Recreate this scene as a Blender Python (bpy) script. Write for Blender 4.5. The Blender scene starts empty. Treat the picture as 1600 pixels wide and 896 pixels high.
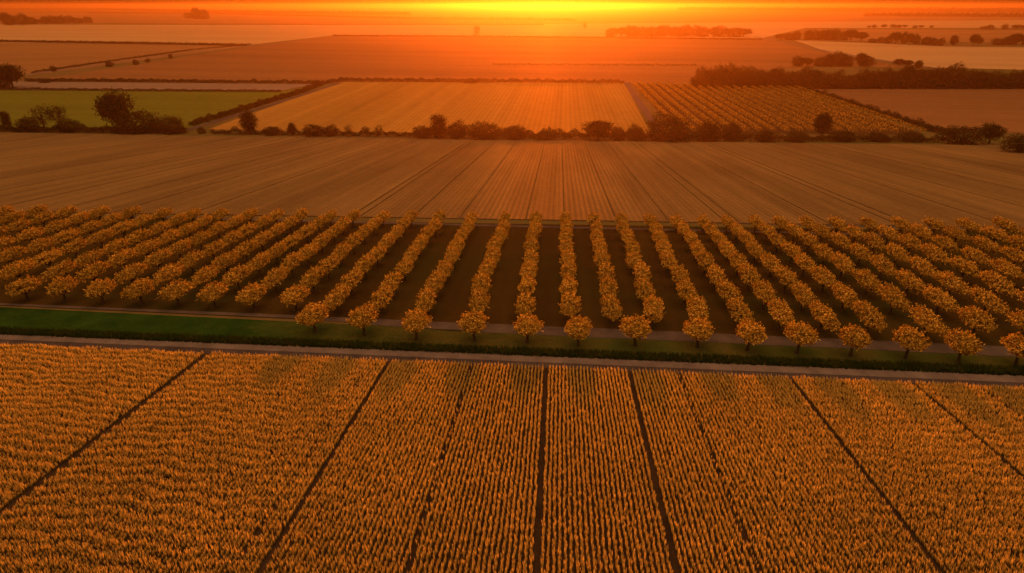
import bpy, math, random
import numpy as np
from mathutils import Vector, Matrix

R = math.radians
rng = np.random.default_rng(7)
rnd = random.Random(11)
scene = bpy.context.scene
COL = scene.collection

# ------------------------------------------------------------------ camera
FPX, PITCH = 1067.0, R(22.4)            # focal length in photo pixels (1600 wide), tilt below the horizon
CAMZ = 29.65
cam_data = bpy.data.cameras.new('camera')
cam_data.sensor_width = 36.0
cam_data.lens = FPX * 36.0 / 1600.0
cam_data.clip_start, cam_data.clip_end = 0.5, 120000.0
cam = bpy.data.objects.new('camera', cam_data)
COL.objects.link(cam)
cam.location = (0, 0, CAMZ)
cam.rotation_euler = (R(90) - PITCH, 0, 0)
scene.camera = cam

# ------------------------------------------------------------------ terrain: a hillside falling away to a flat plain
SLOPE = 0.1016
Y1, Y2 = 352.0, 420.0                   # the foot of the slope
def _zprof(y):
    y = np.asarray(y, dtype=float)
    yt = -40.0
    yy = np.maximum(y, yt)
    z = -SLOPE * np.minimum(yy, Y1)
    t = np.clip((yy - Y1) / (Y2 - Y1), 0, 1)
    return z - SLOPE * (Y2 - Y1) * (t - t * t / 2)
def gz(x, y):
    return _zprof(y)
ZPLAIN = float(_zprof(5000))

def P(px, py):
    """ground point seen at photo pixel (px, py)"""
    X, U = (px - 800) / FPX, -(py - 448) / FPX
    d = np.array([X, math.cos(PITCH) + math.sin(PITCH) * U, -math.sin(PITCH) + math.cos(PITCH) * U])
    tp = (ZPLAIN - CAMZ) / d[2]
    lo, hi = 0.0, tp * 1.0001
    for _ in range(60):
        m = (lo + hi) / 2
        p = d * m
        if CAMZ + p[2] > float(_zprof(p[1])): lo = m
        else: hi = m
    p = d * hi
    return np.array([p[0], p[1], float(_zprof(p[1]))])
def depth(p):
    return p[1] * math.cos(PITCH) - (p[2] - CAMZ) * math.sin(PITCH)
def ppm(p):
    return FPX / depth(p)               # photo pixels per metre there

# ------------------------------------------------------------------ helpers
def tag(o, label=None, cat=None, group=None, kind=None):
    if label: o['label'] = label
    if cat: o['category'] = cat
    if group: o['group'] = group
    if kind: o['kind'] = kind
    return o
def link(name, me, mat=None, parent=None, loc=None):
    o = bpy.data.objects.new(name, me)
    COL.objects.link(o)
    if mat is not None and me is not None and not me.materials: me.materials.append(mat)
    if parent is not None: o.parent = parent
    if loc is not None: o.location = loc
    return o
def tri_mesh(name, verts, tris, uv=None, smooth=False):
    verts = np.asarray(verts, dtype=np.float32); tris = np.asarray(tris, dtype=np.int32)
    me = bpy.data.meshes.new(name)
    me.vertices.add(len(verts)); me.vertices.foreach_set('co', verts.ravel())
    n = len(tris)
    me.loops.add(n * 3); me.loops.foreach_set('vertex_index', tris.ravel())
    me.polygons.add(n)
    me.polygons.foreach_set('loop_start', np.arange(0, n * 3, 3, dtype=np.int32))
    me.polygons.foreach_set('loop_total', np.full(n, 3, dtype=np.int32))
    me.update(calc_edges=True)
    if uv is not None:
        l = me.uv_layers.new(name='uv')
        l.data.foreach_set('uv', np.asarray(uv, dtype=np.float32)[tris.ravel()].ravel())
    if smooth: me.polygons.foreach_set('use_smooth', np.ones(n, dtype=bool))
    me.validate()
    return me
def py_mesh(name, verts, faces, smooth=False):
    me = bpy.data.meshes.new(name)
    me.from_pydata([tuple(map(float, v)) for v in verts], [], faces)
    if smooth: me.polygons.foreach_set('use_smooth', [True] * len(me.polygons))
    me.update()
    return me

# ------------------------------------------------------------------ materials
def new_mat(name):
    m = bpy.data.materials.new(name); m.use_nodes = True
    nt = m.node_tree; nt.nodes.clear()
    return m, nt, nt.nodes.new('ShaderNodeOutputMaterial')
def nd(nt, t, **kw):
    n = nt.nodes.new(t)
    for k, v in kw.items():
        if k in n.inputs: n.inputs[k].default_value = v
        else: setattr(n, k, v)
    return n
def mix_rgb(nt, fac, a, b, blend='MIX'):
    n = nt.nodes.new('ShaderNodeMix'); n.data_type = 'RGBA'; n.blend_type = blend
    for s, v in (('Factor', fac), ('A', a), ('B', b)):
        i = [q for q in n.inputs if q.name == s and (q.type == 'RGBA' or s == 'Factor' and q.type == 'VALUE')][0]
        if isinstance(v, bpy.types.NodeSocket): nt.links.new(v, i)
        elif s == 'Factor': i.default_value = v
        else: i.default_value = (*v, 1)
    return [q for q in n.outputs if q.type == 'RGBA'][0]
def math_n(nt, op, a, b=None, c=None):
    n = nt.nodes.new('ShaderNodeMath'); n.operation = op
    for i, v in enumerate((a, b, c)):
        if v is None: continue
        if isinstance(v, bpy.types.NodeSocket): nt.links.new(v, n.inputs[i])
        else: n.inputs[i].default_value = v
    return n.outputs[0]
def ramp(nt, fac, stops):
    n = nt.nodes.new('ShaderNodeValToRGB')
    while len(n.color_ramp.elements) < len(stops): n.color_ramp.elements.new(0.5)
    for e, (p, c) in zip(n.color_ramp.elements, stops):
        e.position = p; e.color = (*c, 1)
    nt.links.new(fac, n.inputs[0])
    return n.outputs[0]
def noise(nt, vec, scale, detail=4.0, rough=0.6):
    n = nd(nt, 'ShaderNodeTexNoise', Scale=scale, Detail=detail, Roughness=rough)
    nt.links.new(vec, n.inputs['Vector'])
    return n.outputs['Fac']

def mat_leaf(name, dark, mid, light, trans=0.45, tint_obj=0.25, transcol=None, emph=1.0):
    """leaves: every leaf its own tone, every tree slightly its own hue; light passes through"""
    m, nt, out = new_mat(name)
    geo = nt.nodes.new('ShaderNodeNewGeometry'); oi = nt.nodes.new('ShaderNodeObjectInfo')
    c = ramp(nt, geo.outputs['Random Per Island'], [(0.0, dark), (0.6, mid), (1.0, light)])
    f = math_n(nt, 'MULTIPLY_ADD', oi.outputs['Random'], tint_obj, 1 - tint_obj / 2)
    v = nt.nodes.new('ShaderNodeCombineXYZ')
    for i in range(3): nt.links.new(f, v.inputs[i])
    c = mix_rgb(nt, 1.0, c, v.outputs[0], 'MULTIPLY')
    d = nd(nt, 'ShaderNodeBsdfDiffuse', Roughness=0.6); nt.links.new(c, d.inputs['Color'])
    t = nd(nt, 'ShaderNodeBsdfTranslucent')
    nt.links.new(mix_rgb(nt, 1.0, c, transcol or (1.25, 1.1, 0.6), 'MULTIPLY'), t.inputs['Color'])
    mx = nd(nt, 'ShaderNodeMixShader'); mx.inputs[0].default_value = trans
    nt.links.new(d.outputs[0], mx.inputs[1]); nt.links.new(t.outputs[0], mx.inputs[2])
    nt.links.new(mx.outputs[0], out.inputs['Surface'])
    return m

def mat_stalk(name, stops, trans=0.4, spread=0.35):
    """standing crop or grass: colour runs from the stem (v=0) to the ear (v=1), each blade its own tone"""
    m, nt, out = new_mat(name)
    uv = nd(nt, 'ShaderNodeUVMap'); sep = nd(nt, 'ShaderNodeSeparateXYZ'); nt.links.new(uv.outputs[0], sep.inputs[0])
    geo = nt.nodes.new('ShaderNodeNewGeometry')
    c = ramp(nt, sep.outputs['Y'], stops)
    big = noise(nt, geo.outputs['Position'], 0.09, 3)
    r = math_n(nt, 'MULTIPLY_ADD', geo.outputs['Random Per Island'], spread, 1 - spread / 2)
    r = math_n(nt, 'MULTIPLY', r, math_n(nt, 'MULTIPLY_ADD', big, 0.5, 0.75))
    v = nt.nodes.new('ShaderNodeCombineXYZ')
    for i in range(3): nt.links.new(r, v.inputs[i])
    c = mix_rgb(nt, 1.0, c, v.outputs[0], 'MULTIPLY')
    d = nd(nt, 'ShaderNodeBsdfDiffuse', Roughness=0.5); nt.links.new(c, d.inputs['Color'])
    t = nd(nt, 'ShaderNodeBsdfTranslucent'); nt.links.new(c, t.inputs['Color'])
    mx = nd(nt, 'ShaderNodeMixShader'); mx.inputs[0].default_value = trans
    nt.links.new(d.outputs[0], mx.inputs[1]); nt.links.new(t.outputs[0], mx.inputs[2])
    nt.links.new(mx.outputs[0], out.inputs['Surface'])
    return m

def mat_ground(name, a, b, scale=0.15, c=None, fine=3.0, bump=0.3, stripe=None, rot=0.0, stripe_col=0.75, gloss=0.0, bdist=0.2):
    """soil, turf or crop seen from far: two or three tones in patches, fine grain, optional drill rows (stripe = metres between rows)"""
    m, nt, out = new_mat(name)
    geo = nt.nodes.new('ShaderNodeNewGeometry')
    mp = nd(nt, 'ShaderNodeMapping', vector_type='TEXTURE'); mp.inputs['Rotation'].default_value = (0, 0, rot)
    nt.links.new(geo.outputs['Position'], mp.inputs['Vector'])
    pos = mp.outputs[0]
    st = nd(nt, 'ShaderNodeMapping'); st.inputs['Scale'].default_value = (1, 0.12 if stripe else 0.6, 1)
    nt.links.new(pos, st.inputs['Vector'])
    n1 = noise(nt, st.outputs[0], scale, 5, 0.6)
    n2 = noise(nt, pos, fine, 3, 0.7)
    f = math_n(nt, 'ADD', math_n(nt, 'MULTIPLY', n1, 0.65), math_n(nt, 'MULTIPLY', n2, 0.35))
    col = ramp(nt, f, [(0.36, a), (0.64, b)])
    if c is not None:
        n3 = noise(nt, pos, scale * 0.3, 4, 0.65)
        col = mix_rgb(nt, ramp(nt, n3, [(0.45, (0, 0, 0)), (0.62, (1, 1, 1))]), col, c)
    h = n2
    if stripe:
        sep = nd(nt, 'ShaderNodeSeparateXYZ'); nt.links.new(pos, sep.inputs[0])
        wob = math_n(nt, 'MULTIPLY_ADD', n1, stripe * 0.5, sep.outputs['X'])
        w = math_n(nt, 'SINE', math_n(nt, 'MULTIPLY', wob, 2 * math.pi / stripe))
        w = math_n(nt, 'MULTIPLY_ADD', w, 0.5, 0.5)
        # bands of passes: wider, irregular strips
        w2 = noise(nt, sep.outputs['X'], 0.0, 0)
        n4 = nd(nt, 'ShaderNodeTexNoise', noise_dimensions='1D', Scale=1.0 / (stripe * 3.0), Detail=3.0)
        nt.links.new(sep.outputs['X'], n4.inputs['W'])
        ww = math_n(nt, 'ADD', math_n(nt, 'MULTIPLY', w, 0.28), math_n(nt, 'MULTIPLY', n4.outputs['Fac'], 0.85))
        shade = math_n(nt, 'MULTIPLY_ADD', ww, (1 - stripe_col) * 1.3, stripe_col)
        v = nt.nodes.new('ShaderNodeCombineXYZ')
        for i in range(3): nt.links.new(shade, v.inputs[i])
        col = mix_rgb(nt, 1.0, col, v.outputs[0], 'MULTIPLY')
        h = math_n(nt, 'ADD', math_n(nt, 'MULTIPLY', w, 0.35), n2)
    bs = nd(nt, 'ShaderNodeBsdfDiffuse', Roughness=0.7)
    nt.links.new(col, bs.inputs['Color'])
    gl = None
    if gloss:
        gl = nd(nt, 'ShaderNodeBsdfGlossy', Roughness=0.5)
        nt.links.new(mix_rgb(nt, 1.0, col, (1.6, 1.5, 1.2), 'MULTIPLY'), gl.inputs['Color'])
        gm = nd(nt, 'ShaderNodeMixShader'); gm.inputs[0].default_value = gloss
        nt.links.new(bs.outputs[0], gm.inputs[1]); nt.links.new(gl.outputs[0], gm.inputs[2])
    if bump:
        bp = nd(nt, 'ShaderNodeBump', Strength=bump, Distance=bdist)
        nt.links.new(h, bp.inputs['Height']); nt.links.new(bp.outputs[0], bs.inputs['Normal'])
        if gloss: nt.links.new(bp.outputs[0], gl.inputs['Normal'])
    nt.links.new((gm if gloss else bs).outputs[0], out.inputs['Surface'])
    return m

ROW = math.atan2(0.0703, 1.038)                 # the rows run 3.9 degrees right of straight ahead
ROT = -ROW
D = np.array([math.sin(ROW), math.cos(ROW)])    # along the rows
N = np.array([math.cos(ROW), -math.sin(ROW)])   # across the rows

M = {}
M['leaf_orchard'] = mat_leaf('orchard_leaf', (0.10, 0.056, 0.010), (0.40, 0.225, 0.028), (0.95, 0.60, 0.12), 0.16, 0.2)
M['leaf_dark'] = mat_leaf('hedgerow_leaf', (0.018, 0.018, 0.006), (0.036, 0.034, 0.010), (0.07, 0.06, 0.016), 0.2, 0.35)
M['bark'] = mat_ground('bark', (0.05, 0.032, 0.02), (0.10, 0.065, 0.04), 3.0, bump=0.5)
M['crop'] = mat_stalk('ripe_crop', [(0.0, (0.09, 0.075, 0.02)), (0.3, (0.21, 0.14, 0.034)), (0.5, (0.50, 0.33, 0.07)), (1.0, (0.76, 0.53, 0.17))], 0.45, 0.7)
M['grass'] = mat_stalk('verge_grass', [(0.0, (0.012, 0.022, 0.004)), (0.6, (0.022, 0.045, 0.008)), (1.0, (0.04, 0.06, 0.012))], 0.3, 0.5)
M['soil'] = mat_ground('field_soil', (0.024, 0.015, 0.01), (0.048, 0.03, 0.019), 0.8)
M['ground'] = mat_ground('rough_grass', (0.09, 0.065, 0.025), (0.15, 0.10, 0.04), 0.02, (0.07, 0.07, 0.02))
M['track'] = mat_ground('gravel_track', (0.10, 0.076, 0.074), (0.17, 0.13, 0.125), 0.5, fine=6.0)
M['rut'] = mat_ground('dark_wheel_rut', (0.04, 0.03, 0.032), (0.078, 0.06, 0.062), 0.5, fine=5.0)
M['path'] = mat_ground('orchard_path', (0.058, 0.044, 0.042), (0.10, 0.078, 0.072), 0.4, fine=4.0)
M['lawn'] = mat_ground('short_lawn', (0.015, 0.042, 0.006), (0.03, 0.07, 0.011), 0.2, fine=2.5)
M['orchard_turf'] = mat_ground('orchard_turf', (0.032, 0.021, 0.006), (0.058, 0.036, 0.010), 0.12, (0.033, 0.029, 0.008), fine=1.5, stripe=2.2, rot=ROT, stripe_col=0.8)
M['stubble'] = mat_ground('ripe_wheat', (0.118, 0.074, 0.032), (0.20, 0.126, 0.052), 0.05, fine=0.7, bump=0.5, stripe=1.3, rot=ROT, stripe_col=0.58, bdist=0.35, gloss=0.035)
M['verge'] = mat_ground('verge_turf', (0.035, 0.042, 0.010), (0.085, 0.072, 0.02), 0.25, (0.04, 0.055, 0.012), fine=2.0)
def lawn_mat():
    # the mown green thins out into olive verge towards the first orchard trees
    m, nt, out = new_mat('mown_lawn')
    geo = nt.nodes.new('ShaderNodeNewGeometry'); pos = geo.outputs['Position']
    n1, n2 = noise(nt, pos, 0.25, 4), noise(nt, pos, 2.5, 3, .7)
    g = ramp(nt, math_n(nt, 'ADD', math_n(nt, 'MULTIPLY', n1, .6), math_n(nt, 'MULTIPLY', n2, .4)), [(.36, (0.009, 0.027, 0.004)), (.64, (0.024, 0.058, 0.009))])
    o = ramp(nt, n2, [(.3, (0.035, 0.042, 0.010)), (.7, (0.085, 0.072, 0.02))])
    sep = nd(nt, 'ShaderNodeSeparateXYZ'); nt.links.new(pos, sep.inputs[0])
    f = math_n(nt, 'ADD', math_n(nt, 'MULTIPLY_ADD', sep.outputs['X'], 1 / 26.0, 1.35), math_n(nt, 'MULTIPLY_ADD', n1, 1.6, -0.8))
    bs = nd(nt, 'ShaderNodeBsdfDiffuse', Roughness=0.7)
    nt.links.new(mix_rgb(nt, ramp(nt, f, [(0.0, (0, 0, 0)), (1.0, (1, 1, 1))]), g, o), bs.inputs['Color'])
    bp = nd(nt, 'ShaderNodeBump', Strength=.4, Distance=.15); nt.links.new(n2, bp.inputs['Height']); nt.links.new(bp.outputs[0], bs.inputs['Normal'])
    nt.links.new(bs.outputs[0], out.inputs['Surface'])
    return m
M['lawn'] = lawn_mat()

# ------------------------------------------------------------------ sheets on the ground
def sheet(name, poly, lift, mat, nx=1, ny=1, label=None, thick=0.0, kind='structure'):
    """poly: 4 corners (front-left, front-right, back-right, back-left) in ground metres; gridded so it follows the land"""
    a, b, c, d = [np.asarray(q[:2], dtype=float) for q in poly]
    V, F = [], []
    for j in range(ny + 1):
        t = j / ny
        for i in range(nx + 1):
            s = i / nx
            p = (a * (1 - s) + b * s) * (1 - t) + (d * (1 - s) + c * s) * t
            V.append((p[0], p[1], float(gz(*p)) + lift))
    for j in range(ny):
        for i in range(nx):
            k = j * (nx + 1) + i
            F.append((k, k + 1, k + nx + 2, k + nx + 1))
    o = link(name, py_mesh(name, V, F), mat)
    return tag(o, label, None, None, kind)
def ngon(name, pts, lift, mat, label=None):
    V = [(p[0], p[1], float(gz(p[0], p[1])) + lift) for p in pts]
    o = link(name, py_mesh(name, V, [tuple(range(len(V)))]), mat)
    return tag(o, label, None, None, 'structure')
def ribbon(name, pts, widths, lift, mat, label=None, step=6.0, wob=0.0):
    """a strip of given width along points on the ground"""
    pts = [np.asarray(p[:2], dtype=float) for p in pts]
    if np.isscalar(widths): widths = [widths] * len(pts)
    L, Wd = [], []
    for i in range(len(pts) - 1):
        n = max(1, int(np.linalg.norm(pts[i + 1] - pts[i]) / step))
        for k in range(n):
            t = k / n; L.append(pts[i] * (1 - t) + pts[i + 1] * t); Wd.append(widths[i] * (1 - t) + widths[i + 1] * t)
    L.append(pts[-1]); Wd.append(widths[-1])
    V, F = [], []
    for i, p in enumerate(L):
        q = L[min(i + 1, len(L) - 1)] - L[max(i - 1, 0)]
        q = q / np.linalg.norm(q); n = np.array([-q[1], q[0]])
        for s in (-1, 1):
            e = p + n * s * (Wd[i] / 2) * (1 + wob * rnd.uniform(-1, 1))
            V.append((e[0], e[1], float(gz(*e)) + lift))
        if i: F.append((2 * i - 2, 2 * i - 1, 2 * i + 1, 2 * i))
    o = link(name, py_mesh(name, V, F), mat)
    return tag(o, label, None, None, 'structure')

# the ground itself, one sheet to the horizon
xs = np.array([-40000, -9000, -3000, -1200, -500, -200, 0, 200, 500, 1200, 3000, 9000, 40000], float)
ys = np.concatenate([[-3000, -400], np.arange(-60, -20, 5), np.arange(-20, 350, 30), np.arange(350, 425, 4), [500, 800, 1500, 3000, 9000, 45000]]).astype(float)
V = [(x, y, float(gz(x, y))) for y in ys for x in xs]
nx = len(xs)
F = [(j * nx + i, j * nx + i + 1, (j + 1) * nx + i + 1, (j + 1) * nx + i) for j in range(len(ys) - 1) for i in range(nx - 1)]
tag(link('ground', py_mesh('ground', V, F, True), M['ground']), 'brown rough grass ground running out to the horizon', None, None, 'structure')

def line_at(p, q, x):
    """ground point of the photo line p-q at photo column x"""
    t = (x - p[0]) / (q[0] - p[0])
    return P(x, p[1] + (q[1] - p[1]) * t)

XL, XR = -520, 2120
crop_edge = lambda x: line_at((0, 539), (1600, 607), x)
sheet('crop_soil', [(-90, 8), (90, 8), crop_edge(XR), crop_edge(XL)], 0.02, M['soil'], 6, 24, 'dark soil under the standing crop in the foreground')
sheet('wheel_rut_strip', [crop_edge(XL), crop_edge(XR), line_at((0, 529), (1600, 597), XR), line_at((0, 529), (1600, 597), XL)], 0.03, M['rut'], 12, 2, 'dark muddy strip beside the crop edge')
sheet('farm_track', [line_at((0, 531), (1600, 599), XL), line_at((0, 531), (1600, 599), XR), line_at((0, 523), (1600, 588), XR), line_at((0, 523), (1600, 588), XL)], 0.05, M['track'], 12, 2, 'pale gravel farm track between crop and orchard')
sheet('grass_verge', [line_at((0, 524), (1600, 589), XL), line_at((0, 524), (1600, 589), XR), line_at((0, 495), (1600, 548), XR), line_at((0, 495), (1600, 548), XL)], 0.03, M['verge'], 12, 4, 'olive grass verge under the first line of orchard trees')
sheet('lawn_strip', [line_at((0, 516), (1600, 582), XL), line_at((0, 516), (1600, 582), 760), P(730, 517), line_at((0, 477), (470, 497), XL)], 0.06, M['lawn'], 8, 4, 'short green lawn strip left of the first orchard trees')
sheet('orchard_turf', [line_at((0, 478), (1600, 552), XL), line_at((0, 478), (1600, 552), XR), line_at((0, 338), (1600, 362), XR), line_at((0, 338), (1600, 362), XL)], 0.02, M['orchard_turf'], 12, 14, 'brown mown turf between the orchard rows')
ribbon('orchard_path', [P(-420, 459), P(0, 476), P(470, 496), P(700, 511), P(1100, 528), P(1600, 551), P(2100, 574)], [0.8, 0.8, 1.2, 3.2, 3.2, 3.2, 3.2], 0.06, M['path'], 'grey earth path crossing in front of the orchard rows', 3.0, 0.06)
ribbon('headland_track', [P(-200, 325), P(800, 340), P(1800, 362)], 3.5, 0.07, M['path'], 'grey headland track behind the orchard', 12, 0.05)
ribbon('headland_path', [P(200, 339), P(800, 354), P(1400, 368)], 2.0, 0.075, M['path'], 'second narrow earth path at the far end of the orchard rows', 12, 0.08)

# ------------------------------------------------------------------ wheat field between the orchard and the hedge: raised crop, wheel lines left open
def u_of(p): return float(np.dot(np.asarray(p[:2]), N))
def v_of(p): return float(np.dot(np.asarray(p[:2]), D))
def uv_xy(u, v): return N * u + D * v
mid_lines_px = [(-120, 300), (0, 299), (112, 285), (160, 290), (300, 276), (395, 270), (505, 262), (610, 300), (622, 300), (690, 300), (757, 290), (835, 290), (880, 290), (940, 290), (1000, 290), (1065, 290), (1080, 290), (1180, 290), (1255, 290), (1270, 290), (1375, 290), (1470, 290), (1560, 290), (1700, 290)]
us = sorted(u_of(P(*q)) for q in mid_lines_px)
bounds = [-420] + us + [420]
V, F = [], []
front = lambda u: None
A0, A1 = P(0, 331), P(1600, 357); B0, B1 = P(0, 208), P(1560, 228)
def hit(u, p, q):
    """v where the row u crosses the ground line p-q"""
    up, uq, vp, vq = u_of(p), u_of(q), v_of(p), v_of(q)
    t = (u - up) / (uq - up)
    return vp + (vq - vp) * t
HC = 0.22
for k in range(len(bounds) - 1):
    wd = 0.12 + 0.16 * min(1, abs(bounds[k]) / 90)
    a, b = bounds[k] + wd, bounds[k + 1] - wd
    if b - a < 0.8: continue
    nn = 24
    base = len(V)
    for j in range(nn + 1):
        for u in (a, b):
            v0, v1 = hit(u, A0, A1), hit(u, B0, B1)
            v = v0 + (v1 - v0) * (j / nn)
            x, y = uv_xy(u, v)
            V.append((x, y, float(gz(x, y)) + HC)); V.append((x, y, float(gz(x, y)) + 0.01))
    for j in range(nn):
        i = base + 4 * j
        F.append((i, i + 2, i + 6, i + 4))
        F.append((i + 1, i, i + 4, i + 5)); F.append((i + 2, i + 3, i + 7, i + 6))
    F.append((base, base + 1, base + 3, base + 2))
    i = base + 4 * nn; F.append((i, i + 2, i + 3, i + 1))
tag(link('wheat_field', py_mesh('wheat_field', V, F), M['stubble']), 'pale brown wheat field with wheel lines between orchard and hedgerow', None, None, 'structure')

# ------------------------------------------------------------------ far fields on the plain
def far_mat(name, a, b, stripe=3.0, rot=0.0, c=None, sc=0.012, stripe_col=0.78):
    return mat_ground(name, a, b, sc, c, fine=0.15, bump=0.15, stripe=stripe, rot=rot, stripe_col=stripe_col, bdist=0.4, gloss=0.03)
FT = {
 'gold': far_mat('gold_wheat', (0.25, 0.13, 0.03), (0.36, 0.19, 0.045), 3.2, ROT * 1.08, stripe_col=0.62),
 'brown': far_mat('brown_stubble', (0.14, 0.07, 0.032), (0.21, 0.105, 0.045), 5.0, R(78)),
 'green': far_mat('green_pasture', (0.075, 0.088, 0.014), (0.12, 0.128, 0.02), 9.0, R(86), stripe_col=0.82),
 'mauve': far_mat('ploughed_strip', (0.15, 0.105, 0.085), (0.21, 0.15, 0.115), 4.0, R(88)),
 'pale': far_mat('pale_stubble', (0.30, 0.19, 0.095), (0.42, 0.275, 0.135), 6.0, R(80)),
 'tan': far_mat('tan_stubble', (0.18, 0.097, 0.04), (0.26, 0.14, 0.06), 5.0, R(-62)),
}
def fld(name, px, lift, mat, label): return ngon(name, [P(*q) for q in px], lift, FT[mat], label)
fld('pasture_field', [(-300, 200), (300, 200), (498, 133), (438, 144), (-300, 140)], 0.10, 'green', 'green pasture field beyond the hedgerow on the left')
fld('ploughed_field', [(-300, 139), (438, 142.5), (490, 132), (28, 128), (-300, 128)], 0.15, 'mauve', 'narrow mauve ploughed strip above the green pasture')
fld('gold_field', [(325, 203), (530, 129), (975, 129.5), (1018, 212), (1000, 214)], 0.20, 'gold', 'golden field of fine rows in the middle beyond the hedgerow')
fld('brown_field', [(45, 127), (500, 131), (535, 126), (762, 128), (770, 102), (1240, 103), (1080, 127), (1240, 100), (1190, 63), (850, 58), (520, 56.5), (395, 72.5)], 0.12, 'brown', 'wide brown field below the low sun') if False else None
fld('stubble_field', [(45, 127), (500, 130.5), (762, 128.5), (1080, 129.5), (1240, 103.5), (1420, 106), (1300, 84.5), (1190, 61), (850, 58.5), (520, 56.5), (395, 73)], 0.12, 'brown', 'wide brown stubble field below the low sun')
0 and fld('fallow_field', [(765, 128), (1080, 129), (1090, 104), (770, 102.5)], 0.16, 'tan', 'narrow tan field just behind the golden field')
fld('west_field', [(-400, 121), (40, 119), (390, 72), (-400, 62)], 0.14, 'tan', 'orange brown field left of the diagonal track')
fld('pale_field', [(-500, 61.5), (385, 71), (520, 56), (850, 57), (850, 40), (-500, 38)], 0.18, 'pale', 'pale stubble field behind the long dark boundary line')
fld('slope_field', [(1255, 140), (1900, 140), (1900, 215), (1485, 206)], 0.14, 'brown', 'plain brown field right of the far orchard')
fld('east_field', [(1300, 84), (1460, 106), (1900, 117), (1900, 78), (1480, 73), (1240, 63)], 0.18, 'pale', 'pale field on the right above the dark wood')
fld('east_strip', [(1260, 64), (1900, 70), (1900, 50), (1350, 46)], 0.20, 'tan', 'tan strip among the distant tree lines on the right')
fld('distant_field', [(850, 57), (1190, 60), (1260, 44), (1900, 44), (1900, 30), (850, 32)], 0.16, 'pale', 'pale distant field right of the sun')
fld('horizon_field', [(-500, 36), (850, 38), (1900, 29), (1900, 20), (-500, 21)], 0.2, 'tan', 'hazy field near the horizon')

# tracks and dark field boundaries on the plain
ribbon('diagonal_track', [P(-60, 126), P(40, 117.5), P(172, 99), P(300, 82), P(398, 72), P(470, 64)], 6.0, 0.3, M['track'], 'pale track running diagonally past scattered bushes on the left', 30)
ribbon('pasture_track', [P(296, 203), P(345, 188), P(420, 166), P(480, 147), P(532, 130)], 4.5, 0.3, M['path'], 'dusty track along the right side of the pasture', 15)
ribbon('orchard_track', [P(978, 130), P(1002, 165), P(1030, 205)], 5.0, 0.3, M['path'], 'dark earth track left of the far orchard', 15)
ribbon('east_track', [P(1180, 58), P(1230, 68), P(1300, 82), P(1380, 95), P(1470, 108)], 7.0, 0.35, M['track'], 'pale track slanting towards the dark wood on the right', 30)

# ------------------------------------------------------------------ plants: tubes and leaves
class Geo:
    def __init__(s): s.v, s.f, s.n = [], [], 0
    def add(s, v, f):
        s.v.append(np.asarray(v, float)); s.f.append(np.asarray(f, int) + s.n); s.n += len(v)
    def mesh(s, name, smooth=False): return tri_mesh(name, np.concatenate(s.v), np.concatenate(s.f), smooth=smooth)
def tube(g, pts, rad, k=6):
    pts = np.asarray(pts, float); V = []
    for i, p in enumerate(pts):
        t = pts[min(i + 1, len(pts) - 1)] - pts[max(i - 1, 0)]; t /= np.linalg.norm(t) + 1e-9
        a = np.cross(t, [0.3, 1, 0.2]); a /= np.linalg.norm(a) + 1e-9; b = np.cross(t, a)
        for q in range(k):
            w = 2 * math.pi * q / k
            V.append(p + (a * math.cos(w) + b * math.sin(w)) * rad[i])
    Fc = []
    for i in range(len(pts) - 1):
        for q in range(k):
            a0, a1 = i * k + q, i * k + (q + 1) % k
            Fc += [(a0, a1, a1 + k), (a0, a1 + k, a0 + k)]
    Fc += [((len(pts) - 1) * k, (len(pts) - 1) * k + q, (len(pts) - 1) * k + q + 1) for q in range(1, k - 1)]
    g.add(V, Fc)
def leaves(pos, direc, length, width, r, face=None, loose=.38):
    """kite-shaped leaves, bent along the midrib: arrays -> verts, tris"""
    n = len(pos)
    d = direc / (np.linalg.norm(direc, axis=1, keepdims=True) + 1e-9)
    q = r.normal(size=(n, 3))
    if face is not None: q = face + q * loose      # blades turned outwards to the light
    s = np.cross(d, q); s /= np.linalg.norm(s, axis=1, keepdims=True) + 1e-9
    up = np.cross(s, d)
    L, Wd = length[:, None], width[:, None]
    v0 = pos; v1 = pos + d * L * 0.45 + s * Wd * 0.5 + up * L * 0.08; v2 = pos + d * L * 0.45 - s * Wd * 0.5 + up * L * 0.08
    v3 = pos + d * L
    V = np.stack([v0, v1, v2, v3], 1).reshape(-1, 3)
    i = (np.arange(n) * 4)[:, None]
    T = np.concatenate([i + np.array([[0, 1, 2]]), i + np.array([[2, 1, 3]])], 1).reshape(-1, 3)
    return V, T
def unit(v): return v / (np.linalg.norm(v, axis=-1, keepdims=True) + 1e-9)

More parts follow.
